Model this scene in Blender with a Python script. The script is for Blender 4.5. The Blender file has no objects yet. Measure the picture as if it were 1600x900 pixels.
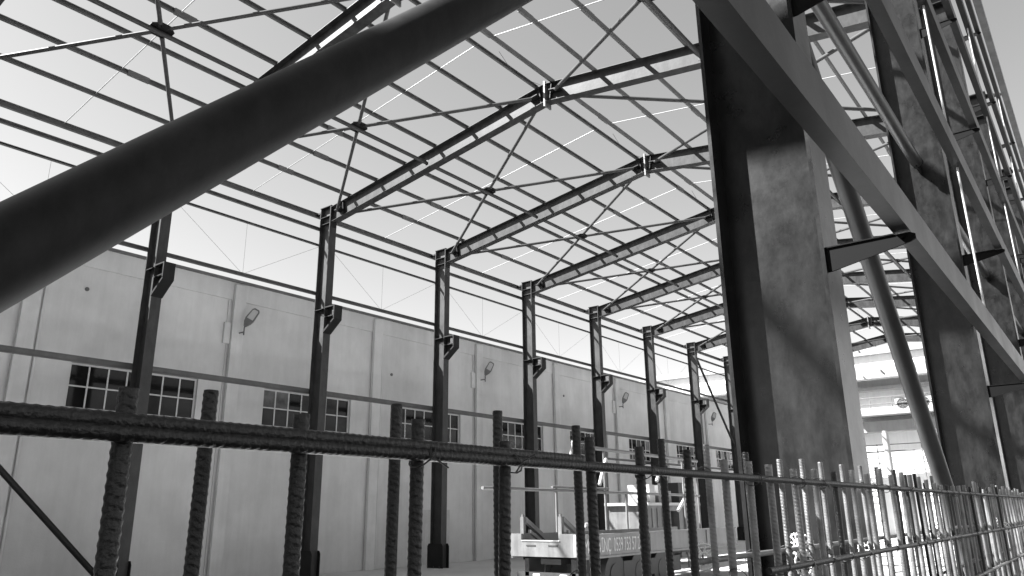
import bpy, bmesh, math, random
from mathutils import Vector, Matrix
random.seed(7)
R = math.radians
scene = bpy.context.scene
col = scene.collection
H = 2.0                                   # eye height above the floor; heights below are given from the eye

# ---------------------------------------------------------------- camera
cam = bpy.data.cameras.new('camera'); cam.sensor_width = 36.0; cam.lens = 36.0 * 1184.7 / 1600.0
cam.clip_start = 0.05; cam.clip_end = 3000
co = bpy.data.objects.new('camera', cam); col.objects.link(co)
r = Vector((0.61548, -0.78807, -0.01115)); u = Vector((-0.21745, -0.18339, 0.95869)); f = Vector((0.75756, 0.58763, 0.28424))
co.matrix_world = Matrix(((r.x, u.x, -f.x, 0), (r.y, u.y, -f.y, 0), (r.z, u.z, -f.z, H), (0, 0, 0, 1)))
scene.camera = co

# ---------------------------------------------------------------- sky, sun, exposure
SUN = Vector((-1.0, 1.1, 1.46)).normalized()          # towards the sun
world = bpy.data.worlds.new('World'); scene.world = world; world.use_nodes = True
wn = world.node_tree; bg = wn.nodes['Background']
sky = wn.nodes.new('ShaderNodeTexSky'); sky.sky_type = 'NISHITA'; sky.sun_disc = False
sky.sun_elevation = math.asin(SUN.z); sky.sun_rotation = math.atan2(SUN.x, SUN.y)
sky.air_density = 1.0; sky.dust_density = 1.0; sky.ozone_density = 1.0
sp_ = wn.nodes.new('ShaderNodeSeparateColor')         # the photograph is black and white: one grey value from the sky's colour
wn.links.new(sky.outputs[0], sp_.inputs[0]); wn.links.new(sp_.outputs[1], bg.inputs[0])
bg.inputs[1].default_value = 0.05
sl = bpy.data.lights.new('sun', 'SUN'); sl.energy = 4.6; sl.angle = R(0.5); sl.color = (1, 1, 1)
so = bpy.data.objects.new('sun', sl); col.objects.link(so)
so.rotation_euler = (-SUN).to_track_quat('-Z', 'Y').to_euler(); so.location = (-20, 40, 40)
vs = scene.view_settings; vs.view_transform = 'Standard'; vs.look = 'None'; vs.gamma = 1.0
vs.use_curve_mapping = False; vs.exposure = 2.42
scene.display_settings.display_device = 'sRGB'

# ---------------------------------------------------------------- materials
def mat(name, base, rough=0.5, var=0.25, scale=3.0, metal=0.0, bump=0.0, bscale=60.0, streak=0.0, spec=0.5, rvar=0.1, dust=0.0, dscale=5.5):
    m = bpy.data.materials.new(name); m.use_nodes = True
    nt = m.node_tree; N = nt.nodes; L = nt.links; b = N['Principled BSDF']
    geo = N.new('ShaderNodeNewGeometry')
    n1 = N.new('ShaderNodeTexNoise'); n1.inputs['Scale'].default_value = scale; n1.inputs['Detail'].default_value = 6; n1.inputs['Roughness'].default_value = .62
    L.new(geo.outputs['Position'], n1.inputs['Vector'])
    mr = N.new('ShaderNodeMapRange'); mr.inputs[1].default_value = .3; mr.inputs[2].default_value = .7
    mr.inputs[3].default_value = base * (1 - var); mr.inputs[4].default_value = base * (1 + var)
    L.new(n1.outputs[0], mr.inputs[0]); val = mr.outputs[0]
    if streak:
        mp = N.new('ShaderNodeMapping'); mp.inputs['Scale'].default_value = (1.6, 1.6, .09)
        n2 = N.new('ShaderNodeTexNoise'); n2.inputs['Scale'].default_value = 2.2; n2.inputs['Detail'].default_value = 7; n2.inputs['Roughness'].default_value = .7
        L.new(geo.outputs['Position'], mp.inputs[0]); L.new(mp.outputs[0], n2.inputs['Vector'])
        m2 = N.new('ShaderNodeMapRange'); m2.inputs[1].default_value = .38; m2.inputs[2].default_value = .62
        m2.inputs[3].default_value = 1 - streak; m2.inputs[4].default_value = 1.0
        L.new(n2.outputs[0], m2.inputs[0])
        mu = N.new('ShaderNodeMath'); mu.operation = 'MULTIPLY'; L.new(val, mu.inputs[0]); L.new(m2.outputs[0], mu.inputs[1]); val = mu.outputs[0]
    if dust:                                          # pale scuffs and patches of dried cement dust
        mp3 = N.new('ShaderNodeMapping'); mp3.inputs['Scale'].default_value = (1, 1, .45)
        n3 = N.new('ShaderNodeTexNoise'); n3.inputs['Scale'].default_value = dscale; n3.inputs['Detail'].default_value = 9; n3.inputs['Roughness'].default_value = .7
        L.new(geo.outputs['Position'], mp3.inputs[0]); L.new(mp3.outputs[0], n3.inputs['Vector'])
        m3 = N.new('ShaderNodeMapRange'); m3.inputs[1].default_value = .40; m3.inputs[2].default_value = .74; m3.inputs[3].default_value = 0; m3.inputs[4].default_value = dust
        L.new(n3.outputs[0], m3.inputs[0])
        ad = N.new('ShaderNodeMath'); ad.operation = 'ADD'; L.new(val, ad.inputs[0]); L.new(m3.outputs[0], ad.inputs[1]); val = ad.outputs[0]
    cb = N.new('ShaderNodeCombineColor')
    for i in range(3): L.new(val, cb.inputs[i])
    L.new(cb.outputs[0], b.inputs['Base Color'])
    rr = N.new('ShaderNodeMapRange'); rr.inputs[3].default_value = max(0.02, rough - rvar); rr.inputs[4].default_value = min(1, rough + rvar)
    L.new(n1.outputs[0], rr.inputs[0]); L.new(rr.outputs[0], b.inputs['Roughness'])
    b.inputs['Metallic'].default_value = metal
    b.inputs['Specular IOR Level'].default_value = spec
    if bump:
        nb = N.new('ShaderNodeTexNoise'); nb.inputs['Scale'].default_value = bscale; nb.inputs['Detail'].default_value = 5
        L.new(geo.outputs['Position'], nb.inputs['Vector'])
        bp = N.new('ShaderNodeBump'); bp.inputs['Strength'].default_value = bump; bp.inputs['Distance'].default_value = .01
        L.new(nb.outputs[0], bp.inputs['Height']); L.new(bp.outputs[0], b.inputs['Normal'])
    return m
M = dict(
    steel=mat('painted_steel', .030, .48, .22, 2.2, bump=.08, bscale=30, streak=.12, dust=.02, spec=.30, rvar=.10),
    bracket=mat('bracket_shaded_paint', .004, .6, .2, 3, spec=.10),  # near-black: the shade on the bracket arms is put into the colour
    brace=mat('brace_tube_paint', .050, .5, .2, 3, spec=.2),
    rafter=mat('rafter_paint', .022, .50, .25, 2.0, bump=.10, bscale=16, streak=.0, dust=.030, spec=.18, rvar=.14),
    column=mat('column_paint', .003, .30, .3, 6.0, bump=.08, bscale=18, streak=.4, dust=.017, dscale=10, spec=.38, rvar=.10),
    steel_d=mat('dark_painted_steel', .011, .55, .25, 2.5, bump=.06, bscale=40, dust=.005, spec=.2),
    purlin=mat('cold_formed_steel', .115, .55, .2, 3, spec=.25),
    strut=mat('strut_paint', .022, .36, .3, 3.0, bump=.06, bscale=18, dust=.012, spec=.42),
    girt=mat('girt_paint', .008, .40, .3, 1.6, bump=.06, bscale=20, streak=.1, dust=.010, spec=.22, rvar=.16),
    pipe=mat('brace_pipe_paint', .010, .55, .3, 3.0, bump=.10, bscale=14, dust=.014, dscale=9, spec=.18),
    rod=mat('dull_galvanised_rod', .30, .4, .12, 8),
    galv=mat('galvanised_rod', .45, .35, .12, 8),
    rebar=mat('sunlit_ribbed_rebar', .17, .42, .4, 14, metal=.4, bump=.25, bscale=220, dust=.03),  # paler copy of the bar steel, with sunlight put into the colour
    rebar_shaded=mat('shaded_rusty_rebar', .009, .36, .4, 14, metal=.08, bump=.3, bscale=220, dust=.005, spec=.42),  # darker copy of the bar steel, with the shade put into the colour
    wire=mat('tie_wire', .05, .5, .3, 20, metal=.5),
    plaster=mat('wall_plaster', .58, .85, .12, .40, bump=.3, bscale=22, streak=.06, spec=.2, dust=-.07, dscale=.9),
    plaster2=mat('wall_plaster_pilaster', .58, .85, .12, .8, bump=.25, bscale=22, streak=.10, spec=.2),
    coping=mat('coping_flashing', .11, .5, .25, 1.5),
    wframe=mat('window_frame_paint', .55, .5, .06, 4),
    glass=mat('dark_window_glass', .010, .09, .5, 1.2, rvar=.05, spec=.22),
    glass_dusty=mat('dusty_window_glass', .026, .3, .6, 2.5, spec=.25),
    glass_pale=mat('pale_covered_glass', .12, .4, .5, 2.0, spec=.25),
    door=mat('metal_door_paint', .46, .5, .15, 2, streak=.2),
    ground=mat('bare_site_soil', .085, .95, .3, .35, bump=.5, bscale=9, spec=.1),
    slab=mat('concrete_slab', .50, .9, .14, .30, bump=.3, bscale=14, spec=.2),
    white=mat('white_paint', .45, .45, .08, 3, streak=.15),
    offw=mat('worn_white_paint', .14, .5, .22, 2.4, streak=.35),
    offw2=mat('pale_post_paint', .34, .5, .1, 3),
    grey=mat('grey_paint', .15, .45, .2, 2.5, streak=.2),
    dkgrey=mat('dark_rubber_and_chassis', .025, .6, .3, 5),
    sheet=mat('roof_sheet_metal', .10, .5, .15, 2),
    text=mat('sign_lettering', .42, .5, .05, 3),
    lampg=mat('lamp_housing', .11, .4, .15, 5),
    lens=mat('lamp_lens', .40, .2, .05, 5),
    bldg=mat('far_facade_render', .72, .8, .06, .4, streak=.1, spec=.2),
    bldg_d=mat('far_facade_band', .30, .8, .12, .6, streak=.15, spec=.2),
    plast=mat('spacer_plastic', .78, .45, .06, 10),
    bag=mat('bulk_bag_fabric', .62, .8, .12, 6, bump=.3, bscale=30),
    wood=mat('weathered_wood', .24, .8, .3, 4, bump=.3, bscale=30),
)

# ---------------------------------------------------------------- mesh helpers
class MB:
    def __init__(s): s.v = []; s.f = []; s.smooth = []
    def add(s, vs, fs, sm=False):
        n = len(s.v); s.v += [tuple(p) for p in vs]
        for q in fs: s.f.append(tuple(i + n for i in q)); s.smooth.append(sm)
        return s
    def box(s, x0, x1, y0, y1, z0, z1):
        vs = [(x, y, z) for z in (z0, z1) for y in (y0, y1) for x in (x0, x1)]
        return s.add(vs, [(0, 2, 3, 1), (4, 5, 7, 6), (0, 1, 5, 4), (2, 6, 7, 3), (0, 4, 6, 2), (1, 3, 7, 5)])
    def prism(s, poly, d0, d1):                         # poly = list of 3D points, swept from +d0 to +d1
        d0 = Vector(d0); d1 = Vector(d1); n = len(poly)
        vs = [Vector(p) + d0 for p in poly] + [Vector(p) + d1 for p in poly]
        return s.add(vs, [tuple(range(n - 1, -1, -1)), tuple(range(n, 2 * n))] + [(i, (i + 1) % n, n + (i + 1) % n, n + i) for i in range(n)])
    def sweep(s, prof, p0, p1, a, b, closed=True):      # profile (u,v) along axes a,b from p0 to p1
        p0 = Vector(p0); p1 = Vector(p1); a = Vector(a).normalized(); b = Vector(b).normalized()
        n = len(prof); vs = [p0 + a * x + b * y for x, y in prof] + [p1 + a * x + b * y for x, y in prof]
        fs = [(i, (i + 1) % n, n + (i + 1) % n, n + i) for i in range(n)]
        return s.add(vs, fs + [tuple(range(n - 1, -1, -1)), tuple(range(n, 2 * n))])
    def tube(s, p0, p1, rad, n=12, cap=True, rad1=None):
        p0 = Vector(p0); p1 = Vector(p1); d = (p1 - p0).normalized()
        a = d.orthogonal().normalized(); b = d.cross(a); rad1 = rad if rad1 is None else rad1
        vs = []
        for p, q in ((p0, rad), (p1, rad1)):
            vs += [p + (a * math.cos(2 * math.pi * i / n) + b * math.sin(2 * math.pi * i / n)) * q for i in range(n)]
        s.add(vs, [(i, (i + 1) % n, n + (i + 1) % n, n + i) for i in range(n)], True)
        if cap: s.add(vs, [tuple(range(n - 1, -1, -1)), tuple(range(n, 2 * n))])
        return s
    def path(s, pts, rad, n=6):
        for p, q in zip(pts, pts[1:]): s.tube(p, q, rad, n)
        return s
    def ring(s, c, axis, R0, rad, n=24, m=6):
        c = Vector(c); ax = Vector(axis).normalized(); a = ax.orthogonal().normalized(); b = ax.cross(a); vs = []
        for i in range(n):
            t = 2 * math.pi * i / n; d = a * math.cos(t) + b * math.sin(t)
            for j in range(m):
                q = 2 * math.pi * j / m; vs.append(c + d * (R0 + rad * math.cos(q)) + ax * rad * math.sin(q))
        return s.add(vs, [(i * m + j, ((i + 1) % n) * m + j, ((i + 1) % n) * m + (j + 1) % m, i * m + (j + 1) % m) for i in range(n) for j in range(m)], True)
    def mesh(s, name, m):
        me = bpy.data.meshes.new(name); me.from_pydata(s.v, [], s.f)
        me.polygons.foreach_set('use_smooth', s.smooth); me.materials.append(m)
        bm = bmesh.new(); bm.from_mesh(me); bmesh.ops.recalc_face_normals(bm, faces=bm.faces); bm.to_mesh(me); bm.free()
        me.update(); return me
    def build(s, name, m, parent=None, loc=(0, 0, 0)):
        return link(name, s.mesh(name, m), parent, loc)
def link(name, me, parent=None, loc=(0, 0, 0), rot=None):
    o = bpy.data.objects.new(name, me); col.objects.link(o); o.location = loc
    if rot: o.rotation_euler = rot
    if parent: o.parent = parent
    return o
def empty(name, loc=(0, 0, 0)):
    return link(name, None, None, loc)
def tag(o, label, cat, group=None, kind=None):
    o['label'] = label; o['category'] = cat
    if group: o['group'] = group
    if kind: o['kind'] = kind
    return o
def kids(o): return [c for c in bpy.data.objects if c.parent == o]
def copy_tree(o, parent=None):
    c = o.copy(); col.objects.link(c); c.parent = parent
    for ch in CH.get(o.name, []): copy_tree(ch, c)
    return c
def snapshot(root):                                     # children lists, so that copying stays cheap
    CH.clear()
    for o in bpy.data.objects:
        if o.parent: CH.setdefault(o.parent.name, []).append(o)
CH = {}
def I_prof(d, bf, tf, tw):                              # u = depth axis, v = width axis
    h = d / 2; w = bf / 2; t = tw / 2
    return [(-h, -w), (-h, w), (-h + tf, w), (-h + tf, t), (h - tf, t), (h - tf, w), (h, w), (h, -w), (h - tf, -w), (h - tf, -t), (-h + tf, -t), (-h + tf, -w)]
def C_prof(d, b, t, lip=.02):                           # web at v=0, flanges to +v, bottom at u=0
    return [(0, 0), (d, 0), (d, b), (d - lip, b), (d - lip, b - t), (d - t, b - t), (d - t, t), (t, t), (t, b - t), (lip, b - t), (lip, b), (0, b)]
ORD = ['first', 'second', 'third', 'fourth', 'fifth', 'sixth', 'seventh', 'eighth', 'ninth', 'tenth', 'eleventh', 'twelfth']

# ---------------------------------------------------------------- ground
g = MB(); n = 24
g.add([(-900, -900, 0), (1500, -900, 0), (1500, 1300, 0), (-900, 1300, 0)], [(0, 1, 2, 3)])
go = g.build('ground', M['ground']); go['kind'] = 'structure'
sl_ = MB().box(-33, 63.9, 1.95, 22.44, .001, .05).build('floor_slab', M['slab']); sl_['kind'] = 'structure'

# ---------------------------------------------------------------- portal frames
FX = lambda n: 16.084 + 6 * n
LY0, LY1 = 20.52, 21.08                                 # left column inner and outer face
RY0, RY1 = 1.00, 1.57                                   # right column outer and inner face
RIDGE, ZE, ZR = 11.10, 10.58 + H, 11.93 + H
top_left = lambda y: ZE + (ZR - ZE) * (LY0 - y) / (LY0 - RIDGE)
top_right = lambda y: ZE + (ZR - ZE) * (y - RY1) / (RIDGE - RY1)
top_at = lambda y: top_left(y) if y > RIDGE else top_right(y)
PL = [19.60, 18.23, 16.87, 15.49, 14.12, 12.77, 11.42]
PR = [10.88, 9.47, 8.11, 6.72, 5.34, 3.96, 2.58]
GZ = [1.30 + 1.545 * k + H for k in range(6)]           # right-hand wall girts, bottom level
def make_frame():
    fr = empty('portal_frame')
    # columns
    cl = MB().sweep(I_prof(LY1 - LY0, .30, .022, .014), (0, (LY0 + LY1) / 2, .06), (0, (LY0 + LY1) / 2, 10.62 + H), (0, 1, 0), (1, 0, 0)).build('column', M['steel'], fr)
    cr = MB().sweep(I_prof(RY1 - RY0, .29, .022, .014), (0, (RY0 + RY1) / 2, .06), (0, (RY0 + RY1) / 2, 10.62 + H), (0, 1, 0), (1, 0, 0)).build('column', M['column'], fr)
    for c, yc in ((cl, (LY0 + LY1) / 2), (cr, (RY0 + RY1) / 2)):
        b = MB().box(-.30, .30, yc - .42, yc + .42, .0, .04).build('base_plate', M['steel_d'], c)
        gs = MB()
        for sx in (-.165, .165): gs.prism([(sx, yc - .40, .041), (sx, yc + .40, .041), (sx, yc + .40, .82), (sx, yc + .34, .92), (sx, yc - .34, .92), (sx, yc - .40, .82)], (-.009, 0, 0), (.009, 0, 0))
        gs.build('base_stiffener', M['steel_d'], c)
        bo = MB()
        for sx in (-.25, .25):
            for sy in (-.3, 0, .3): bo.tube((sx, yc + sy, .041), (sx, yc + sy, .13), .016, 8)
        bo.build('anchor_bolt', M['wire'], c)
        # cap plate and knee stiffeners at rafter level
        MB().box(-.16, .16, yc - .30, yc + .30, 10.621 + H, 10.645 + H).build('cap_plate', M['steel_d'], c)
        ks = MB()
        for z in (9.98, 10.25):
            for sx in (-1, 1): ks.box(min(sx * .009, sx * .14), max(sx * .009, sx * .14), yc - .255, yc + .255, z + H, z + .016 + H)
        ks.build('stiffener', M['steel_d'], c)
    # crane bracket on the left column
    cb = MB(); zt = 6.86 + H; y0 = LY0 - .001
    cb.box(-.17, .17, y0 - .54, y0, zt - .04, zt)                                   # top plate
    cb.box(-.17, .17, y0 - .54, y0 - .49, zt - .44, zt - .0405)                     # end plate
    cb.prism([(0, y0 - .54, zt - .441), (0, y0 - .54, zt - .50), (0, y0, zt - .92), (0, y0, zt - .83)], (-.17, 0, 0), (.17, 0, 0))
    cb.box(-.15, .15, y0 - .4895, y0 - .003, zt - .37, zt - .34)
    cb.prism([(0, y0 - .485, zt - .371), (0, y0 - .485, zt - .43), (0, y0 - .002, zt - .84), (0, y0 - .002, zt - .371)], (-.012, 0, 0), (.012, 0, 0))
    cb.box(-.012, .012, y0 - .20, y0 - .003, zt - .339, zt - .031)
    cb.build('crane_bracket', M['steel_d'], cl)
    cs = MB()
    for sx in (-1, 1):
        cs.prism([(0, LY0 + .03, zt - .06), (0, LY1 - .03, zt - .06), (0, LY1 - .03, zt - .09), (0, LY0 + .16, zt - .30), (0, LY0 + .03, zt - .80)], (sx * .02, 0, 0), (sx * .035, 0, 0))
        cs.box(min(sx * .01, sx * .14), max(sx * .01, sx * .14), LY0 + .024, LY1 - .024, zt - .05, zt - .03)
    cs.build('stiffener', M['steel_d'], cl)
    MB().prism([(0, LY1, 10.52 + H), (0, LY1 + .46, 10.47 + H), (0, LY1 + .46, 10.50 + H), (0, LY1, 10.60 + H)], (-.05, 0, 0), (.05, 0, 0)).build('eave_bracket', M['steel_d'], cl)
    MB().prism([(0, RY0, 10.50 + H), (0, RY0 - .40, 10.47 + H), (0, RY0 - .40, 10.50 + H), (0, RY0, 10.60 + H)], (-.05, 0, 0), (.05, 0, 0)).build('eave_bracket', M['steel_d'], cr)
    # cleats carrying the right-hand girts: tapered cantilever arms with a thin top flange and a bolt
    me = None
    for z in GZ:
        if me is None:
            bk = MB()
            bk.prism([(-.12, 0, 0), (-.12, -.40, 0), (-.12, -.425, -.012), (-.12, -.425, -.035), (-.12, -.40, -.048), (-.12, -.02, -.125), (-.12, 0, -.125)], (-.006, 0, 0), (.006, 0, 0))
            bk.box(-.135, -.06, -.33, -.001, .001, .007)
            bk.tube((-.128, -.365, -.022), (-.145, -.365, -.022), .011, 6)
            me = bk.mesh('girt_bracket', M['bracket'])
        link('girt_bracket', me, cr, (0, RY0, z))
    # rafters
    for side, ya, yb, ps in (('l', LY0, RIDGE, PL), ('r', RY1, RIDGE, PR)):
        s = Vector((0, yb - ya, ZR - ZE)); L = s.length; s.normalize(); nrm = Vector((0, -s.z, s.y)) if s.y > 0 else Vector((0, s.z, -s.y))
        if nrm.z < 0: nrm = -nrm
        D = .58
        p0 = Vector((0, ya, ZE)) - nrm * D / 2; p1 = Vector((0, yb, ZR)) - nrm * D / 2 - s * .025
        rf = MB().sweep(I_prof(D, .29, .013, .010), p0, p1, nrm, (1, 0, 0)).build('rafter', M['rafter'], fr)
        MB().box(-.14, .14, ya - .016 if ya > yb else ya - .004, ya + .004 if ya > yb else ya + .016, ZE - .75, ZE + .06).build('end_plate', M['steel_d'], rf)
        # gusset boxes for the cross bracing
        for t, w in ((L - .42, .34), (.42, .30)):
            c = p0 + s * t; gb = MB()
            gb.sweep([(-.012, -w / 2), (.012, -w / 2), (.012, w / 2), (-.012, w / 2)], c + Vector((-.24, 0, 0)), c + Vector((.24, 0, 0)), nrm, s)
            gb.sweep([(-D / 2 + .02, -.01), (D / 2 - .02, -.01), (D / 2 - .02, .01), (-D / 2 + .02, .01)], c + s * (w / 2 + .02) + Vector((-.115, 0, 0)), c + s * (w / 2 + .02) + Vector((.115, 0, 0)), nrm, s)
            gb.build('brace_gusset', M['steel_d'], rf)
    rp = MB().box(-.16, .16, RIDGE - .023, RIDGE + .023, ZR - .74, ZR + .07)
    for sx in (-.11, .11):
        for z in (-.08, -.24, -.40, -.56, -.68): rp.tube((sx, RIDGE - .05, ZR + z), (sx, RIDGE + .05, ZR + z), .016, 6)
    rp.build('ridge_plate', M['grey'], fr)
    return fr
proto = make_frame(); snapshot(proto)
FR = list(range(-3, 8)); REAR = [-4, -5, -6, -7, -8]
names = {-3: 'dark portal frame just behind the foreground, its column out of picture', -2: 'portal frame with the huge dark column in the right foreground',
         -1: 'portal frame whose left column is leftmost, standing before the first window'}
frames = {}
for i, k in enumerate(FR):
    fr = proto if i == 0 else copy_tree(proto)
    fr.location = (FX(k), 0, 0); frames[k] = fr
    lab = names.get(k) or 'portal frame with the %s left column from the left and its sloping rafter' % ORD[k + 1]
    tag(fr, lab, 'steel frame', 'steel portal frames of the shed')

for i, k in enumerate(REAR):
    fr = copy_tree(proto); fr.location = (FX(k), 0, 0)
    tag(fr, 'portal frame under the added roof sheeting behind the viewer, %s one back' % ORD[i], 'steel frame', 'steel portal frames of the shed')
# unseen roof sheeting added behind the viewer to shade the near pipe and left bars
for nm, ya, yb in (('left', LY1 + .5, RIDGE), ('right', RY0 - .45, RIDGE)):
    m = MB(); n = 90; xs = [-33.0 + (33.0 - 6.2) * i / n for i in range(n + 1)]
    za, zb = (top_at(ya) if ya < 20 else ZE - .07) + .15, ZR + .15
    vs = []; 
    for i, x in enumerate(xs):
        h = .035 if i % 2 else 0
        vs += [(x, ya, za + h), (x, yb, zb + h)]
    m.add(vs, [(2 * i, 2 * i + 1, 2 * i + 3, 2 * i + 2) for i in range(n)])
    o = m.build('added_roof_sheeting', M['sheet']); md = o.modifiers.new('thickness', 'SOLIDIFY'); md.thickness = .004
    tag(o, 'unseen corrugated roof sheeting added for shade on the %s slope of the rear bays behind the viewer' % nm, 'roof sheeting')

# ---------------------------------------------------------------- roof purlins, struts, cross bracing, sag rods
X0, X1 = FX(-8) - .3, FX(7) + .3
def splices(m, y, z):                                   # cleats over the rafters and lapped ends near mid-bay
    for k in FR:
        m.box(FX(k) - .07, FX(k) + .07, y - .036, y + .036, z - .002, z + .10)
        if random.random() < .55: x = FX(k) + 3.2 + random.uniform(-.5, .5); m.box(x - .28, x + .28, y - .034, y + .034, z - .012 + .002, z + .145)
for i, y in enumerate(PL):
    z = top_at(y)
    o = MB().sweep(C_prof(.135, .05, .004), (X0, y + .03, z + .003), (X1, y + .03, z + .003), (0, 0, 1), (0, -1, 0)); splices(o, y, z); o = o.build('roof_purlin', M['purlin'])
    tag(o, 'long roof purlin on the left slope, %s one up from the left eave' % ORD[i] if i < 6 else 'topmost long roof purlin on the left slope, beside the ridge', 'purlin', 'roof purlins')
for i, y in enumerate(PR):
    z = top_at(y)
    o = MB().sweep(C_prof(.135, .05, .004), (X0, y - .03, z + .003), (X1, y - .03, z + .003), (0, 0, 1), (0, 1, 0)); splices(o, y, z); o = o.build('roof_purlin', M['purlin'])
    tag(o, 'long roof purlin on the right slope, %s one down from the ridge' % ORD[i], 'purlin', 'roof purlins')
o = MB().sweep(C_prof(.18, .08, .006), (X0, LY1 + .38, 10.40 + H), (X1, LY1 + .38, 10.40 + H), (0, 0, 1), (0, -1, 0)).build('eave_beam', M['purlin'])
tag(o, 'deep eave beam running along the tops of the left columns', 'beam')
o = MB().sweep(C_prof(.24, .14, .006), (X0, .50, 10.36 + H), (X1, .50, 10.36 + H), (0, 0, 1), (0, 1, 0)).build('eave_beam', M['offw'])
tag(o, 'bright eave beam along the top of the right-hand columns', 'beam')
D2 = .32
def bay_name(k):
    if k < -2: return 'bay above the foreground pipe'
    if k == -2: return 'bay left of the leftmost left column'
    return 'bay after the %s left column' % ORD[k + 1]
for k in FR[:-1]:
    xa, xb = FX(k), FX(k + 1); xm = (xa + xb) / 2
    for side, ye, yr_, nm in (('left', LY0 - .42, RIDGE + .42, 'left slope'), ('right', RY1 + .42, RIDGE - .42, 'right slope')):
        ym = (ye + yr_) / 2
        P = lambda x, y: Vector((x, y, top_at(y) - D2))
        c = P(xm, ym)
        t = tag(empty('roof_cross_brace', c), 'X-shaped tube brace with centre plate, %s, %s' % (nm, bay_name(k)), 'brace', 'roof cross braces')
        sgn = 1 if side == 'left' else -1
        sl = Vector((0, sgn * -1.0, (ZR - ZE) / (LY0 - RIDGE))).normalized(); nr = Vector((0, sl.z * sgn, abs(sl.y))).normalized()
        gp = MB(); w = .27
        poly = [Vector((math.cos(a) * w * 1.1, 0, 0)) + sl * math.sin(a) * w for a in [math.pi / 8 + math.pi / 4 * q for q in range(8)]]
        gp.prism(poly, nr * -.012, nr * .012)
        for q in range(8):
            a = q * math.pi / 4 + .35
            for rr in (.15, .21): pp = Vector((math.cos(a) * rr, 0, 0)) + sl * math.sin(a) * rr; gp.tube(pp - nr * .03, pp + nr * .03, .014, 6)
        gp.build('gusset_plate', M['steel_d'], t)
        for x, y in ((xa + .2, ye), (xa + .2, yr_), (xb - .2, ye), (xb - .2, yr_)):
            d = P(x, y) - c; dn = d.normalized()
            b = MB().tube(dn * .24, d, .052, 10)
            b.sweep([(-.055, -.012), (.055, -.012), (.055, .012), (-.055, .012)], dn * .10, dn * .34, dn.cross(nr), nr)
            b.build('brace_tube', M['brace'], t)
        o = MB().tube((xa + .14, ym, c.z - .085), (xb - .14, ym, c.z - .085), .06, 12)
        for xx, sg in ((xa + .125, 1), (xb - .125, -1)): o.box(min(xx, xx + sg * .012), max(xx, xx + sg * .012), ym - .08, ym + .08, c.z - .17, c.z)
        o = o.build('roof_strut', M['brace'])
        tag(o, 'tubular roof strut through the brace plate, %s, %s' % (nm, bay_name(k)), 'strut', 'roof struts')
        y_a, y_b = (PL[-1], LY1 + .3) if side == 'left' else (PR[0], PR[-1])
        za, zb = top_at(y_a) + .10, (top_at(y_b) + .10 if y_b < LY1 else 10.55 + H)
        o = MB().tube((xm + .25, y_a, za), (xm + .25, y_b, zb), .014, 6).build('roof_sag_rod', M['rod'])
        tag(o, 'thin bright sag rod crossing the purlins, %s, %s' % (nm, bay_name(k)), 'rod', 'roof sag rods')
    # thin hanging wire at the ridge
    pts = [Vector((xm + .9, RIDGE + .1, top_at(RIDGE + .1) + .1)), Vector((xm + 1.5, RIDGE + .05, ZR - .35)), Vector((xb - .1, RIDGE, ZR - .1))]
    o = MB().path(pts, .006, 5).build('slack_wire', M['wire'])
    tag(o, 'thin slack wire hanging at the roof ridge, %s' % bay_name(k), 'wire', 'slack wires at the ridge')

# ---------------------------------------------------------------- left-hand wall girts, rods, braces
GL = [(9.80, .12, 'upper girt just below the left eave'), (9.22, .07, 'thin girt below the upper girt on the left columns'),
      (7.40, .12, 'girt running just above the top of the pale wall'), (3.93, .17, 'thick girt passing in front of the wall above the windows'), (2.62, .11, 'lower girt passing in front of the window sills')]
for z, d, lab in GL:
    o = MB().sweep(C_prof(d, .07, .005, min(.02, d / 4)), (X0, LY1 + .075, z + H), (X1, LY1 + .075, z + H), (0, 0, 1), (0, -1, 0)).build('wall_girt', M['purlin'])
    tag(o, lab, 'girt', 'girts on the left columns')
for k in FR[:-1]:
    xa, xb = FX(k), FX(k + 1); xm = (xa + xb) / 2; y = LY1 + .06
    for nm, p, q in (('upright', (xm, y, 9.22 + H), (xm, y, 7.52 + H)), ('falling', (xa + .1, y, 9.5 + H), (xm - .1, y, 7.55 + H)), ('rising', (xm + .1, y, 7.55 + H), (xb - .1, y, 9.2 + H))):
        o = MB().tube(p, q, .0045, 5).build('girt_tie_rod', M['wire'])
        tag(o, 'hair-thin %s tie rod above the pale wall, %s' % (nm, bay_name(k)), 'rod', 'tie rods between left girts')
for (xa, za, xb, zb, lab) in ((FX(-2) + .15, 3.9, FX(-1) - .15, -1.75, 'sloping brace tube dropping to the foot of the leftmost left column'),
                              (FX(5) + .15, 10.2, FX(6) - .15, 4.2, 'sloping brace tube high between the last left columns')):
    o = MB().tube((xa, (LY0 + LY1) / 2, za + H), (xb, (LY0 + LY1) / 2, zb + H), .075, 14)
    o = o.build('wall_brace', M['steel_d']); tag(o, lab, 'brace')

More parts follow.
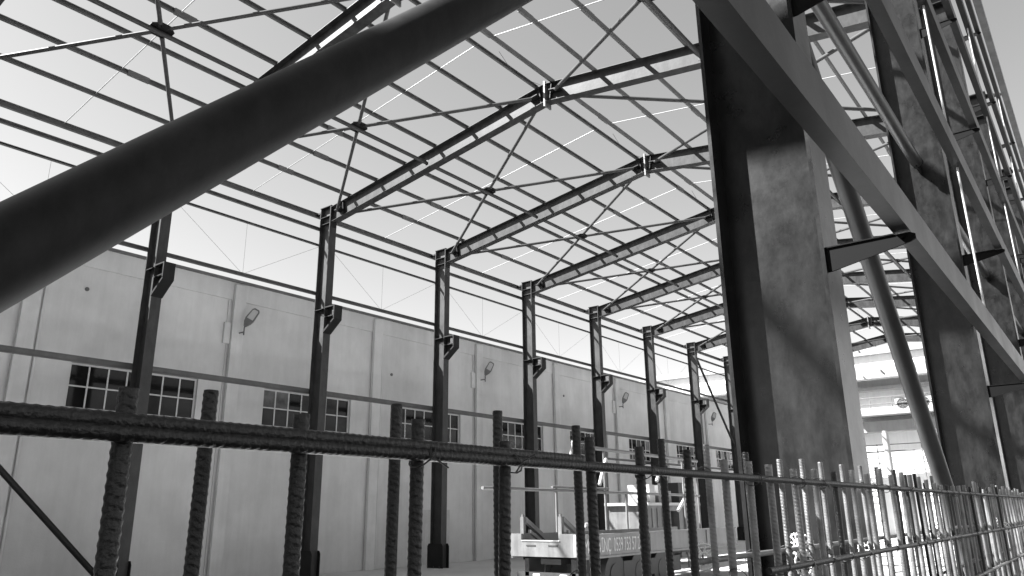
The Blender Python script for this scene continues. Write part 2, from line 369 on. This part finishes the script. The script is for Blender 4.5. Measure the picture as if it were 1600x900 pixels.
# ---------------------------------------------------------------- right-hand girts, sag rods, bracing pipes
for i, z in enumerate(GZ):
    o = MB().sweep(C_prof(.20, .075, .006), (X0, .595, z + .008), (X1, .595, z + .008), (0, 0, 1), (0, 1, 0)).build('wall_girt', M['girt'])
    tag(o, '%s girt up of the right-hand columns, carried on tapered brackets' % ORD[i] if i else 'lowest and nearest girt crossing before the big dark column', 'girt', 'girts on the right columns')
for k in range(-3, 5):
    xm = (FX(k) + FX(k + 1)) / 2
    for i in range(len(GZ) - 1):
        dx = (-.09 if i % 2 else .09) + random.uniform(-.02, .02)
        z0, z1 = GZ[i] + .02, GZ[i + 1] + .20
        o = MB().tube((xm + dx, .635, z0 + .1), (xm + dx, .635, z1), .009, 8)
        o.tube((xm + dx, .635, z1 - .012), (xm + dx, .635, z1 + .03), .014, 6); o.tube((xm + dx, .635, z0 + .07), (xm + dx, .635, z0 + .12), .014, 6)
        o = o.build('girt_sag_rod', M['galv'])
        tag(o, 'bright upright rod, %s gap of right-hand girts, %s' % (ORD[i], bay_name(k)), 'rod', 'sag rods of the right girts')
YB = 1.285
def pipe(name, p, q, rad, lab, m='strut'):
    t = tag(empty(name, ((p[0] + q[0]) / 2, YB, (p[2] + q[2]) / 2)), lab, 'pipe'); c = Vector(t.location)
    p = Vector(p) - c; q = Vector(q) - c; d = (q - p).normalized()
    MB().tube(p + d * .22, q - d * .22, rad, 40).build('tube', M[m], t)
    for e, sg in ((p, 1), (q, -1)):
        a = d.orthogonal().normalized()
        MB().tube(e + d * .205 * sg, e + d * .221 * sg, rad * 1.12, 32).build('end_cap', M['steel_d'], t)
        nn = Vector((0, 1, 0)); b = d.cross(nn)
        MB().sweep([(-.08, -.01), (.08, -.01), (.08, .01), (-.08, .01)], e - d * .02 * sg, e + d * .30 * sg, b, nn).build('gusset_plate', M['steel_d'], t)
    return t
pipe('brace_pipe', (FX(-3) + .25, YB, -1.65 + H), (FX(-2) - .15, YB, 3.90 + H), .071, 'thick dark brace pipe slanting across the upper left foreground', 'pipe')
pipe('brace_pipe', (FX(-2) + .15, YB, 4.25 + H), (FX(-1) - .25, YB, -1.70 + H), .074, 'dark brace pipe leaning down to the right between the two nearest columns')
for k in range(-3, 7):
    lab = 'level strut pipe high between the two nearest right-hand columns' if k == -2 else 'level strut pipe between right-hand columns, %s' % bay_name(k)
    t = pipe('strut_pipe', (FX(k) + .01, YB, 4.10 + H), (FX(k + 1) - .01, YB, 4.10 + H), .066, lab); t['group'] = 'level struts between the right columns'

# ---------------------------------------------------------------- pale boundary wall with windows
WY = 22.45; WT = 7.58 + H; BAY = 6.22
wall = tag(empty('boundary_wall', (30, WY, 0)), 'long pale plastered wall with pilasters and a row of windows', 'wall')
wp = lambda x: x - 30
def bay_x(k): return 7.60 + BAY * k                     # pilaster positions
WINZ0, WINZ1 = 2.90 + H, 4.17 + H
for k in range(-7, -2):
    MB().box(wp(bay_x(k)), wp(bay_x(k + 1)), 0, .25, 0, WT).build('wall_panel', M['plaster'], wall)
    MB().box(wp(bay_x(k)) - .21, wp(bay_x(k)) + .21, -.17, -.001, 0, WT - .10).build('pilaster', M['plaster2'], wall)
for k in range(-2, 8):
    xa, xb = bay_x(k), bay_x(k + 1); w0, w1 = xa + 1.30, xa + 5.10
    m = MB()
    m.box(wp(xa), wp(xb), 0, .25, 0, WINZ0); m.box(wp(xa), wp(xb), 0, .25, WINZ1, WT - .62)
    m.box(wp(xa), wp(w0), 0, .25, WINZ0, WINZ1); m.box(wp(w1), wp(xb), 0, .25, WINZ0, WINZ1)
    m.box(wp(xa), wp(xb), -.035, .25, WT - .62, WT)
    m.build('wall_panel', M['plaster'], wall)
    pl = MB().box(wp(xa) - .21, wp(xa) + .21, -.17, -.036, 0, WT - .10)
    pl.build('pilaster', M['plaster2'], wall)
    if k % 2 == 0: MB().path([(wp(xa) + .33, -.05, .2), (wp(xa) + .33, -.05, WT - .7)], .035, 8).build('downpipe', M['plaster2'], wall)
    # window: frame, glazing bars, fourteen panes
    wd = MB().box(wp(w0), wp(w1), .10, .16, WINZ0, WINZ0 + .05).box(wp(w0), wp(w1), .10, .16, WINZ1 - .05, WINZ1)
    wd.box(wp(w0), wp(w0) + .05, .10, .16, WINZ0 + .05, WINZ1 - .05).box(wp(w1) - .05, wp(w1), .10, .16, WINZ0 + .05, WINZ1 - .05)
    wd = wd.build('window', M['wframe'], wall)
    n = 7; pw = (w1 - w0) / n; zm = WINZ0 + .50 * (WINZ1 - WINZ0)
    gb = MB()
    for q in range(1, n): gb.box(wp(w0 + q * pw) - .021, wp(w0 + q * pw) + .021, .102, .15, WINZ0 + .051, WINZ1 - .051)
    for q in range(n): gb.box(wp(w0 + q * pw) + .022, wp(w0 + (q + 1) * pw) - .022, .104, .148, zm - .02, zm + .02)
    gb.build('glazing_bar', M['wframe'], wd)
    for q in range(n):
        for z0, z1 in ((WINZ0 + .04, zm - .021), (zm + .021, WINZ1 - .04)):
            MB().box(wp(w0 + q * pw) + .02, wp(w0 + (q + 1) * pw) - .02, .125, .132, z0, z1).build('pane', M[random.choices(('glass', 'glass_dusty', 'glass_pale'), (.72, .22, .06))[0]], wd)
    MB().box(wp(w0), wp(w1), .16, .24, WINZ0, WINZ1).build('reveal_back', M['dkgrey'], wd)
    MB().box(wp(w0) - .12, wp(w1) + .12, -.10, -.001, WINZ0 - .10, WINZ0 - .02).build('sill', M['plaster2'], wd)
m = MB(); m.box(wp(bay_x(-7)), wp(bay_x(8)), -.10, .34, WT + .001, WT + .09); m.build('coping', M['coping'], wall)
dr = MB().box(wp(22.85), wp(23.62), -.05, -.004, .02, 2.15).build('door', M['door'], wall)
MB().box(wp(23.64), wp(24.45), -.05, -.004, .02, 2.15).build('door', M['door'], wall)
MB().box(wp(22.75), wp(24.55), -.07, -.003, 2.16, 2.24).build('door_lintel', M['plaster2'], wall)
MB().box(wp(23.50), wp(23.55), -.10, -.051, 1.0, 1.2).build('handle', M['dkgrey'], dr)

# conduits and junction boxes by the lamp pilasters
for k in (1, 3, 5):
    x = wp(bay_x(k)) - .34
    MB().box(x - .11, x + .11, -.09, -.001, 5.45 + H, 6.15 + H).build('junction_box', M['plaster2'], wall)
    MB().path([(x, -.03, 6.16 + H), (x, -.03, WT - .65)], .018, 6).path([(x + .05, -.03, .3), (x + .05, -.03, 5.44 + H)], .018, 6).build('conduit', M['plaster2'], wall)
for k, dx, z in ((0, 1.4, 6.3), (2, .9, 5.4), (4, .8, 5.9)):
    MB().tube((wp(bay_x(k)) + dx, -.03, z + H), (wp(bay_x(k)) + dx, .001, z + H), .06, 12).build('vent_cap', M['coping'], wall)
# wall lamps
lm = None
for i, k in enumerate((1, 3, 5, 7)):
    x = bay_x(k) + .05
    lp = tag(empty('wall_lamp', (x, WY - .17, 5.80 + H)), 'tilted lamp on a bent arm, %s from the left along the pale wall' % ORD[i], 'lamp', 'lamps on the pale wall')
    lp.scale = (.82, .82, .82)
    MB().path([(0, 0, .05), (0, -.30, .05), (0, -.33, -.08), (0, -.33, .22), (.03, -.36, .40)], .028, 8).build('arm', M['lampg'], lp)
    a = Vector((.42, -.10, .72)).normalized(); b = Vector((.72, -.55, -.35)); b = (b - a * b.dot(a)).normalized(); c = a.cross(b)
    o0 = Vector((.0, -.36, .30))
    out = [(-.02, .05), (.16, .15), (.34, .19), (.78, .16), (.86, .10), (.86, -.10), (.78, -.16), (.34, -.19), (.16, -.15), (-.02, -.05)]
    MB().prism([o0 + a * p + b * q for p, q in out], c * -.045, c * .045).build('housing', M['lampg'], lp)
    ins = [(.33, .13), (.74, .115), (.79, .07), (.79, -.07), (.74, -.115), (.33, -.13)]
    for sgn in (1, -1):
        MB().prism([o0 + a * p + b * q for p, q in ins], c * .046 * sgn, c * .056 * sgn).build('lens', M['lens'], lp)

# ---------------------------------------------------------------- rebar cage in the foreground
def rebar_mesh(name, D, L, pitch, ns, per, m, axis='Z', h=.00095):
    nr = int(L / pitch * per) + 1; vs = []; fs = []
    for i in range(nr + 1):
        z = L * i / nr
        for j in range(ns):
            t = 2 * math.pi * j / ns
            half = t if t < math.pi else t - math.pi
            ph = (z / pitch + (half / math.pi) * 1.15 + (.12 if t >= math.pi else 0)) % 1.0
            rib = max(0.0, 1 - abs(ph - .5) / .30) * math.sin(half) ** .6
            lon = .75 if min(abs(t), abs(t - math.pi), abs(t - 2 * math.pi)) < .2 else 0
            rr = D / 2 + h * max(rib, lon)
            p = (rr * math.cos(t), rr * math.sin(t), z)
            vs.append(p if axis == 'Z' else (p[2], p[0], p[1]))
    for i in range(nr):
        for j in range(ns):
            fs.append((i * ns + j, i * ns + (j + 1) % ns, (i + 1) * ns + (j + 1) % ns, (i + 1) * ns + j))
    fs.append(tuple(range(ns - 1, -1, -1))); fs.append(tuple(range(nr * ns, nr * ns + ns)))
    me = bpy.data.meshes.new(name); me.from_pydata(vs, [], fs); me.materials.append(m)
    me.polygons.foreach_set('use_smooth', [len(q) == 4 for q in fs])
    bm = bmesh.new(); bm.from_mesh(me); bmesh.ops.recalc_face_normals(bm, faces=bm.faces); bm.to_mesh(me); bm.free()
    me.update(); return me
cage = tag(empty('rebar_cage', (2.5, .75, 0)), 'wall cage of ribbed reinforcing bars standing across the foreground', 'rebar cage')
cg = Vector((2.5, .75, 0))
LV = 2.15
v_near = [rebar_mesh('vertical_bar', .016, LV, .0092, 24, 6, M[q]) for q in ('rebar_shaded', 'rebar')]
v_far = [rebar_mesh('vertical_bar', .016, LV, .0092, 12, 4, M[q]) for q in ('rebar_shaded', 'rebar')]
YA, YBk = .66, .80
rowA = [.20, .471, .745, 1.003, 1.259, 1.588, 1.834, 2.124, 2.394, 2.60, 2.791, 3.056, 3.320, 3.590, 3.887]
rowB = [.30, .587, .948, 1.235, 1.530, 1.962, 2.263, 2.58, 2.912, 3.171, 3.416, 3.730, 4.048, 4.371, 4.750]
while rowA[-1] < 16.5: rowA.append(rowA[-1] + .27 + random.uniform(-.05, .05))
while rowB[-1] < 14: rowB.append(rowB[-1] + .26 + random.uniform(-.05, .05))
topsA = [.16, .162, .153, .167, .143, .174, .165, .173, .157, .16, .157, .151, .160, .158, .175]
topsB = [.18, .172, .189, .204, .197, .194, .196, .19, .181, .194, .192, .195, .201, .208, .207]
for row, Y, tops in ((rowA, YA, topsA), (rowB, YBk, topsB)):
    for i, q in enumerate(row):
        x = q * Y; zt = (tops[i] if i < len(tops) else random.uniform(.14, .215)) * Y
        lst = v_near if q < 3.2 else v_far
        me = lst[0 if q < 2.2 else (1 if random.random() < .88 else 0)]  # shaded copy for the left bars, mostly the sunlit copy further right
        lx, ly = random.uniform(-.012, .012), random.uniform(-.008, .008)
        o = link('vertical_bar', me, cage, Vector((x, Y, 0)) - cg)
        o.rotation_mode = 'ZYX'; o.rotation_euler = (lx, ly, random.uniform(0, 6.28))
        o.location = Vector((x - LV * ly, Y + LV * lx, zt + H - LV)) - cg
LH = 12.0
h_bar = [rebar_mesh('horizontal_bar', .014, LH, .0092, 14, 4, M[q], 'X') for q in ('rebar_shaded', 'rebar')]
hz = [(YA - .017, .066, 0), (YA - .019, -.128, 0), (YA - .017, -.33, 1), (YBk + .017, .089, 1), (YBk + .017, -.115, 1), (YBk + .017, -.32, 0)]
for z in (-.53, -.73, -.93, -1.13, -1.33, -1.53, -1.73): hz += [(YA - .017, z, 0), (YBk + .017, z + .01, 1)]
for y, z, mi in hz:
    o = link('horizontal_bar', h_bar[mi], cage, Vector(((1.72 if -.2 < z < 0 else -.9) + random.uniform(-.02, .02), y, z + H)) - cg)
    o.rotation_euler = (random.uniform(0, 6.28), random.uniform(-.0008, .0008), random.uniform(-.0006, .0006))
# lapped second top bar lying on the nearer face
o = link('horizontal_bar', h_bar[0], cage, Vector((-11.0, YA - .015, .0835 + H)) - cg); o.rotation_euler = (1.0, .0006, 0)
# tie wires
tw = MB()
for row, Y, yb in ((rowA, YA, YA - .017), (rowB, YBk, YBk + .017)):
    for q in row:
        for z in ((.066, -.128, -.33) if Y == YA else (.089, -.115, -.32)):
            if random.random() < (.55 if q < 2.3 else .35 if q < 9 else .6): continue
            c = Vector((q * Y, (Y + yb) / 2, z + H)) - cg
            a = random.choice((-1, 1)) * R(40); ax = Vector((math.cos(a), 0, math.sin(a)))
            tw.ring(c, ax, .0185, .0012, 12, 4)
            e = c + Vector((random.uniform(-.01, .01), -.02 if Y == YA else .02, 0))
            for s_ in (-1, 1): tw.tube(e, e + Vector((s_ * random.uniform(.006, .02), random.uniform(-.02, .01), random.uniform(-.02, .012))), .0011, 4)
o = tw.build('tie_wire', M['wire'], cage); o['kind'] = 'stuff'
# wheel spacers clipped on the lower bars
sp = MB(); Ro = .030
sp.ring((0, 0, 0), (1, 0, 0), Ro, .0028, 28, 6); sp.ring((0, 0, 0), (1, 0, 0), .010, .003, 16, 6)
for q in range(9):
    a = 2 * math.pi * q / 9; d = Vector((0, math.cos(a), math.sin(a))); sp.tube(d * .010, d * Ro, .0022, 6)
for q in range(18):
    a = 2 * math.pi * (q + .5) / 18; d = Vector((0, math.cos(a), math.sin(a))); sp.tube(d * Ro, d * (Ro + .005), .0018, 5)
sme = sp.mesh('spacer_wheel', M['plast'])
spots = [(1.86, YBk + .05, -.110, .5), (2.55, YBk + .05, -.105, -.5), (2.62, YBk + .045, -.112, .9), (3.38, YBk + .05, -.150, .4), (2.05, YA + .01, -.13, 1.2), (4.6, YBk, -.115, .3), (4.75, YBk + .01, -.13, -.7), (6.1, YA, -.128, .7), (7.0, YBk, -.11, .2)]
for i, (x, y, z, a) in enumerate(spots):
    o = link('spacer_wheel', sme, None, (x, y, z + H), (random.uniform(0, 1), 0, a))
    tag(o, 'white plastic spoked spacer wheel clipped to the bars, %s from the left' % ORD[i], 'spacer', 'spacer wheels on the rebar cage')

# ---------------------------------------------------------------- crane truck behind the bars
TX, TY0, TY1 = 15.75, 10.30, 12.40; TW = TY1 - TY0
tr = tag(empty('flatbed_trailer', (TX, TY0, 0)), 'low flatbed trailer with pale notched tailboard and lettering along its side', 'trailer')
zt, zb = -.50 + H, -1.03 + H
rb = MB()
rb.prism([(0, 0, zb), (0, 0, zt), (0, .55, zt), (0, .55, zt - .17), (0, 1.72, zt - .17), (0, 1.72, zt), (0, TW, zt), (0, TW, zb)], (0, 0, 0), (.09, 0, 0))
tb = rb.build('tailboard', M['offw'], tr)
for y in (.62, 1.28): MB().box(-.012, -.001, y, y + .28, zb + .24, zb + .27).build('slot', M['dkgrey'], tb)
MB().box(-.01, -.001, .10, .16, zb + .02, zt - .02).build('rib', M['white'], tb)
MB().box(-.02, .091, .56, 1.71, zt - .169, zt - .15).build('edge_strip', M['white'], tb)
sd = MB().box(.095, 9.3, -.02, .05, zb - .05, zt - .02).box(.095, 9.3, -.05, -.021, zt - .06, zt - .02).box(.095, 9.3, -.05, -.021, zb - .05, zb + .0)
sd = sd.build('side_board', M['grey'], tr)
for x in (1.0, 2.2, 3.4, 4.6, 5.8, 7.0): MB().box(x, x + .06, -.045, -.0215, zb + .003, zt - .063).build('side_rib', M['grey'], sd) if x > 3 else None
MB().box(.095, 9.3, TW - .05, TW, zb - .05, zt - .02).build('side_board', M['grey'], tr)
MB().box(.095, 9.3, .052, TW - .052, zb, zb + .08).build('bed', M['dkgrey'], tr)
MB().box(.30, 9.2, .75, TW - .75, .78, zb - .06).build('chassis', M['dkgrey'], tr)
ub = MB().box(.25, .42, .05, TW - .05, .42, .60).box(.25, .9, .30, .42, .5, zb - .055).box(.25, .9, TW - .42, TW - .30, .5, zb - .055)
ub.build('under_run_bar', M['dkgrey'], tr)
MB().box(.24, .30, .55, .75, .46, .56).build('tail_light', M['plast'], tr)
MB().box(.24, .30, TW - .75, TW - .55, .46, .56).build('tail_light', M['plast'], tr)
MB().box(2.0, 5.2, .0, .06, .40, .80).build('side_guard', M['dkgrey'], tr)
for x in (1.6, 2.85, 4.1):
    for y in (.16, TW - .16):
        wh = MB().tube((x, y - .15, .5), (x, y + .15, .5), .5, 28).build('wheel', M['dkgrey'], tr)
        MB().tube((x, y - .17, .5), (x, y + .17, .5), .27, 20).build('rim', M['dkgrey'], wh)
for i, y in enumerate((TW - .33, .62)):                 # two ramp arms standing on the deck
    a = MB().box(.10, .20, y - .05, y + .05, zt - .16, zt + .40).tube((.15, y, zt + .40), (.15, y, zt + .46), .035, 10)
    a.build('ramp_post', M['offw'], tr)
    a = MB().sweep([(-.06, -.05), (.06, -.05), (.06, .05), (-.06, .05)], (.20, y - .02, zt + .34), (1.35, y - .02, zt - .30), (0, 0, 1), (0, 1, 0))
    a.sweep([(-.04, -.04), (.04, -.04), (.04, .04), (-.04, .04)], (.22, y - .15, zt + .05), (1.0, y - .15, zt - .35), (0, 0, 1), (0, 1, 0))
    a.build('ramp_arm', M['grey'], tr)
MB().tube((1.0, .5, zt + .18), (1.55, .5, zt + .18), .06, 12).build('roller', M['white'], tr)
# lettering on the side
def lettering(txt, x, z, h, width, parent, y=-.0525):
    cu = bpy.data.curves.new('t', 'FONT'); cu.body = txt; cu.size = 1.0; cu.extrude = .002
    t = bpy.data.objects.new('t', cu); col.objects.link(t)
    bpy.context.view_layer.update(); dg = bpy.context.evaluated_depsgraph_get()
    me = bpy.data.meshes.new_from_object(t.evaluated_get(dg)); bpy.data.objects.remove(t); bpy.data.curves.remove(cu)
    xs = [v.co.x for v in me.vertices]; ys = [v.co.y for v in me.vertices]
    w = max(xs) - min(xs); base = 0.0; hh = .73
    for v in me.vertices:
        p = v.co.copy(); v.co = ((p.x - min(xs)) / w * width, p.z * 1.0, p.y / hh * h)
    me.materials.clear(); me.materials.append(M['text'])
    return link('lettering', me, parent, (x, y, z))
zl = zb + .09
for txt, x, w in (('MA', .16, .42), ('V\u0130N\u00c7', .80, .58), ('0539 753 57 23', 1.52, 1.42)):
    lettering(txt, x, zl, .34, w, sd, -.0245)
for y in (.45, TW - .45): MB().box(6.9, 7.02, y - .06, y + .06, .02, zb - .06).box(6.8, 7.12, y - .14, y + .14, .0, .019).build('landing_leg', M['grey'], tr)
# pipe frame carried behind the truck
pf = tag(empty('pipe_frame', (15.9, 12.9, 0)), 'light tubular railing frame standing behind the flatbed trailer', 'railing')
fx = lambda x: x - 15.9
def bar(p, q, rad, m, nm='rail'): MB().tube((fx(p[0]), p[1] - 12.9, p[2] + H), (fx(q[0]), q[1] - 12.9, q[2] + H), rad, 10).build(nm, M[m], pf)
bar((15.3, 12.9, .62), (28.2, 12.9, .55), .045, 'grey'); bar((20.6, 12.9, 1.92), (28.2, 12.9, 1.84), .06, 'grey'); bar((20.6, 12.9, 1.45), (24.0, 12.9, 1.36), .045, 'grey')
bar((18.4, 12.9, .70), (21.5, 12.9, .70), .035, 'grey')
for x, z1 in ((18.6, .70), (21.3, 1.92), (22.6, .6), (23.6, 1.9), (25.3, 1.9), (26.9, 1.88), (28.1, 1.86)): bar((x, 12.9, -1.95), (x, 12.9, z1), .04, 'grey', 'post')
for p, q in (((20.9, 12.85, .8), (21.35, 12.85, 1.62)), ((19.3, 12.85, 1.45), (19.5, 12.85, 2.05)), ((24.7, 12.85, 1.0), (25.3, 12.85, 1.75)), ((26.2, 12.85, .0), (27.2, 12.85, .7))): bar(p, q, .06, 'white', 'cylinder')
# pale machine housing further back
mh = tag(empty('machine_housing', (26.5, 13.6, 0)), 'pale boxy machine housing with dark door opening behind the flatbed trailer', 'machine')
mm = MB().box(-1.2, .6, 0, 1.6, .3, 2.2).box(.6, 1.3, 0, 1.6, 2.0, 2.2).box(1.3, 2.8, 0, 1.6, .3, 2.2)
mm.build('casing', M['offw'], mh)
MB().box(-1.35, 3.0, -.12, 1.7, 2.2005, 2.30).build('roof', M['white'], mh)
MB().box(.6, 1.3, .3, .34, .3, 2.0).build('door_opening', M['dkgrey'], mh)
for x in (-.9, -.5, -.1, .3, 1.7, 2.1, 2.5): MB().box(x, x + .05, -.03, -.001, .4, 2.1).build('rib', M['grey'], mh)
ck = MB()
for x in (-.6, .1, .9, 1.8, 2.4): ck.box(x, x + random.uniform(.2, .5), .2, 1.2, 2.301, 2.301 + random.uniform(.4, 1.3))
for i, x in enumerate((-.6, .1, .9, 1.8, 2.4)):
    w, h = random.uniform(.22, .5), random.uniform(.4, 1.3)
    o = MB().box(26.5 + x, 26.5 + x + w, 13.8, 14.7, 2.301, 2.301 + h).build('crate', M[('white', 'grey', 'offw', 'dkgrey', 'white')[i]])
    tag(o, '%s narrow crate from the left standing on the machine housing roof' % ORD[i], 'crate', 'crates on the machine roof')

# ---------------------------------------------------------------- far building closing the view
fb = tag(empty('far_building', (64, 14, 0)), 'white building at the far end with canopy, balcony and railings', 'building')
B = lambda x0, x1, y0, y1, z0, z1: MB().box(x0 - 64, x1 - 64, y0 - 14, y1 - 14, z0 + H, z1 + H)
B(64, 74, -6, 34, -2, 11.6).build('wall', M['bldg'], fb)
B(63.6, 74.3, -6.4, 34.4, 11.6005, 12.1).build('parapet', M['bldg_d'], fb)
ca = B(62.9, 64, -6, 33, 9.75, 10.5).build('canopy', M['bldg_d'], fb)
MB().tube((-1.25, -20, 9.65 + H), (-1.25, 19, 9.65 + H), .18, 14).build('gutter', M['white'], ca)
B(63.2, 63.999, -6, 33, 8.75, 9.0).build('awning_edge', M['bldg_d'], fb)
bs = B(62.2, 63.999, 9.4, 15.6, 6.75, 6.95).build('balcony_slab', M['bldg_d'], fb)
B(63.3, 63.998, -6, 16, 5.6, 6.4).build('sign_band', M['bldg_d'], fb)
rl = MB()
for z in (7.55, 8.05): rl.tube((-1.75, -4.5, z + H), (-1.75, 1.5, z + H), .03, 6)
for y in (-4.5, -3, -1.5, 0, 1.5): rl.tube((-1.75, y, 6.95 + H), (-1.75, y, 8.05 + H), .03, 6)
rl.build('railing', M['grey'], bs)
r2 = MB()
for z in (4.55, 4.05, 3.6, 3.2, 2.7): r2.tube((-1.6, -9, z + H), (-1.6, 6, z + H), .035 if z != 4.05 else .06, 6)
for y in (-9, -6, -3, 0, 3, 6): r2.tube((-1.6, y, -2 + H), (-1.6, y, 4.6 + H), .04, 6)
r2.build('railing', M['grey'], fb)
for y in (-1, 3.5, 18, 22.5, 27):
    for z in (2.2, 6.9):
        w = B(63.93, 63.999, y, y + 1.8, z, z + 1.5).build('window', M['glass'], fb)
        MB().box(-.09, -.071, y - 14 - .06, y - 14 + 1.86, z + H - .1, z + H - .001).build('sill', M['white'], w)
for i, y in enumerate((12.3, 10.9)):
    ac = tag(empty('air_conditioner', (62.6, y, 6.96 + H)), 'white air conditioner on the far balcony, %s' % ('left of the pair' if i == 0 else 'right of the pair behind the pipe'), 'air conditioner', 'air conditioners on the far balcony')
    MB().box(-.25, .25, -1.22, 0, 0.02, 1.0).build('casing', M['white'], ac)
    MB().tube((-.251, -.5, .52), (-.262, -.5, .52), .40, 24).build('fan_opening', M['dkgrey'], ac)
    fn = MB()
    for rr in (.36, .24, .12): fn.ring((-.27, -.5, .52), (1, 0, 0), rr, .012, 24, 5)
    for q in range(4): a = q * math.pi / 4; d = Vector((0, math.cos(a), math.sin(a))) * .37; fn.tube(Vector((-.27, -.5, .52)) - d, Vector((-.27, -.5, .52)) + d, .012, 5)
    fn.build('fan_grille', M['grey'], ac)
po = MB().tube((55, 11.72, 0), (55, 11.74, 4.75 + H), .20, 14).tube((55, 11.74, 4.75 + H), (55, 11.74, 4.9 + H), .14, 12).build('white_post', M['offw2'])
tag(po, 'thick white upright post before the far building railings', 'post')
# loads lying on the sunlit yard between the columns
for i, (x, y, s) in enumerate(((50, 10.1, 1.0), (51.2, 9.0, 1.1), (49.4, 8.2, .9))):
    b = MB()
    pts = []
    for zz, ww in ((.0, .9), (.15, 1.0), (.6, 1.02), (.95, .92), (1.05, .6)):
        pts.append([(ww * .55 * math.cos(a) * (1.0 + .12 * math.cos(4 * a)), ww * .55 * math.sin(a) * (1.0 + .12 * math.cos(4 * a)), zz) for a in [2 * math.pi * q / 16 for q in range(16)]])
    vs = [p for rg in pts for p in rg]; fs = [(j * 16 + q, j * 16 + (q + 1) % 16, (j + 1) * 16 + (q + 1) % 16, (j + 1) * 16 + q) for j in range(4) for q in range(16)]
    b.add(vs, fs + [tuple(range(15, -1, -1)), tuple(range(64, 80))], True)
    for a in (.8, 2.4, 3.9, 5.5): b.ring((.38 * math.cos(a), .38 * math.sin(a), 1.1), (math.cos(a), math.sin(a), 0), .13, .02, 12, 5)
    o = b.build('bulk_bag', M['bag'], None, (x, y, .001)); o.scale = (s, s, s * 1.1)
    tag(o, '%s white bulk bag on the yard behind the bars, counted from the left' % ORD[i], 'bag', 'bulk bags on the yard')
for i in range(4):
    pt = tag(empty('timber_pallet', (47, 9.0, .001 + .15 * i)), ('lowest', 'second', 'third', 'topmost')[i] + ' timber pallet of the stack in the yard', 'pallet', 'stacked pallets')
    for q in range(6): MB().box(-.6, .6, -.6 + q * .22, -.6 + q * .22 + .12, .12, .142).build('board', M['wood'], pt)
    for q in (-.55, 0, .5): MB().box(q - .05, q + .05, -.6, .6, 0, .119).build('bearer', M['wood'], pt)
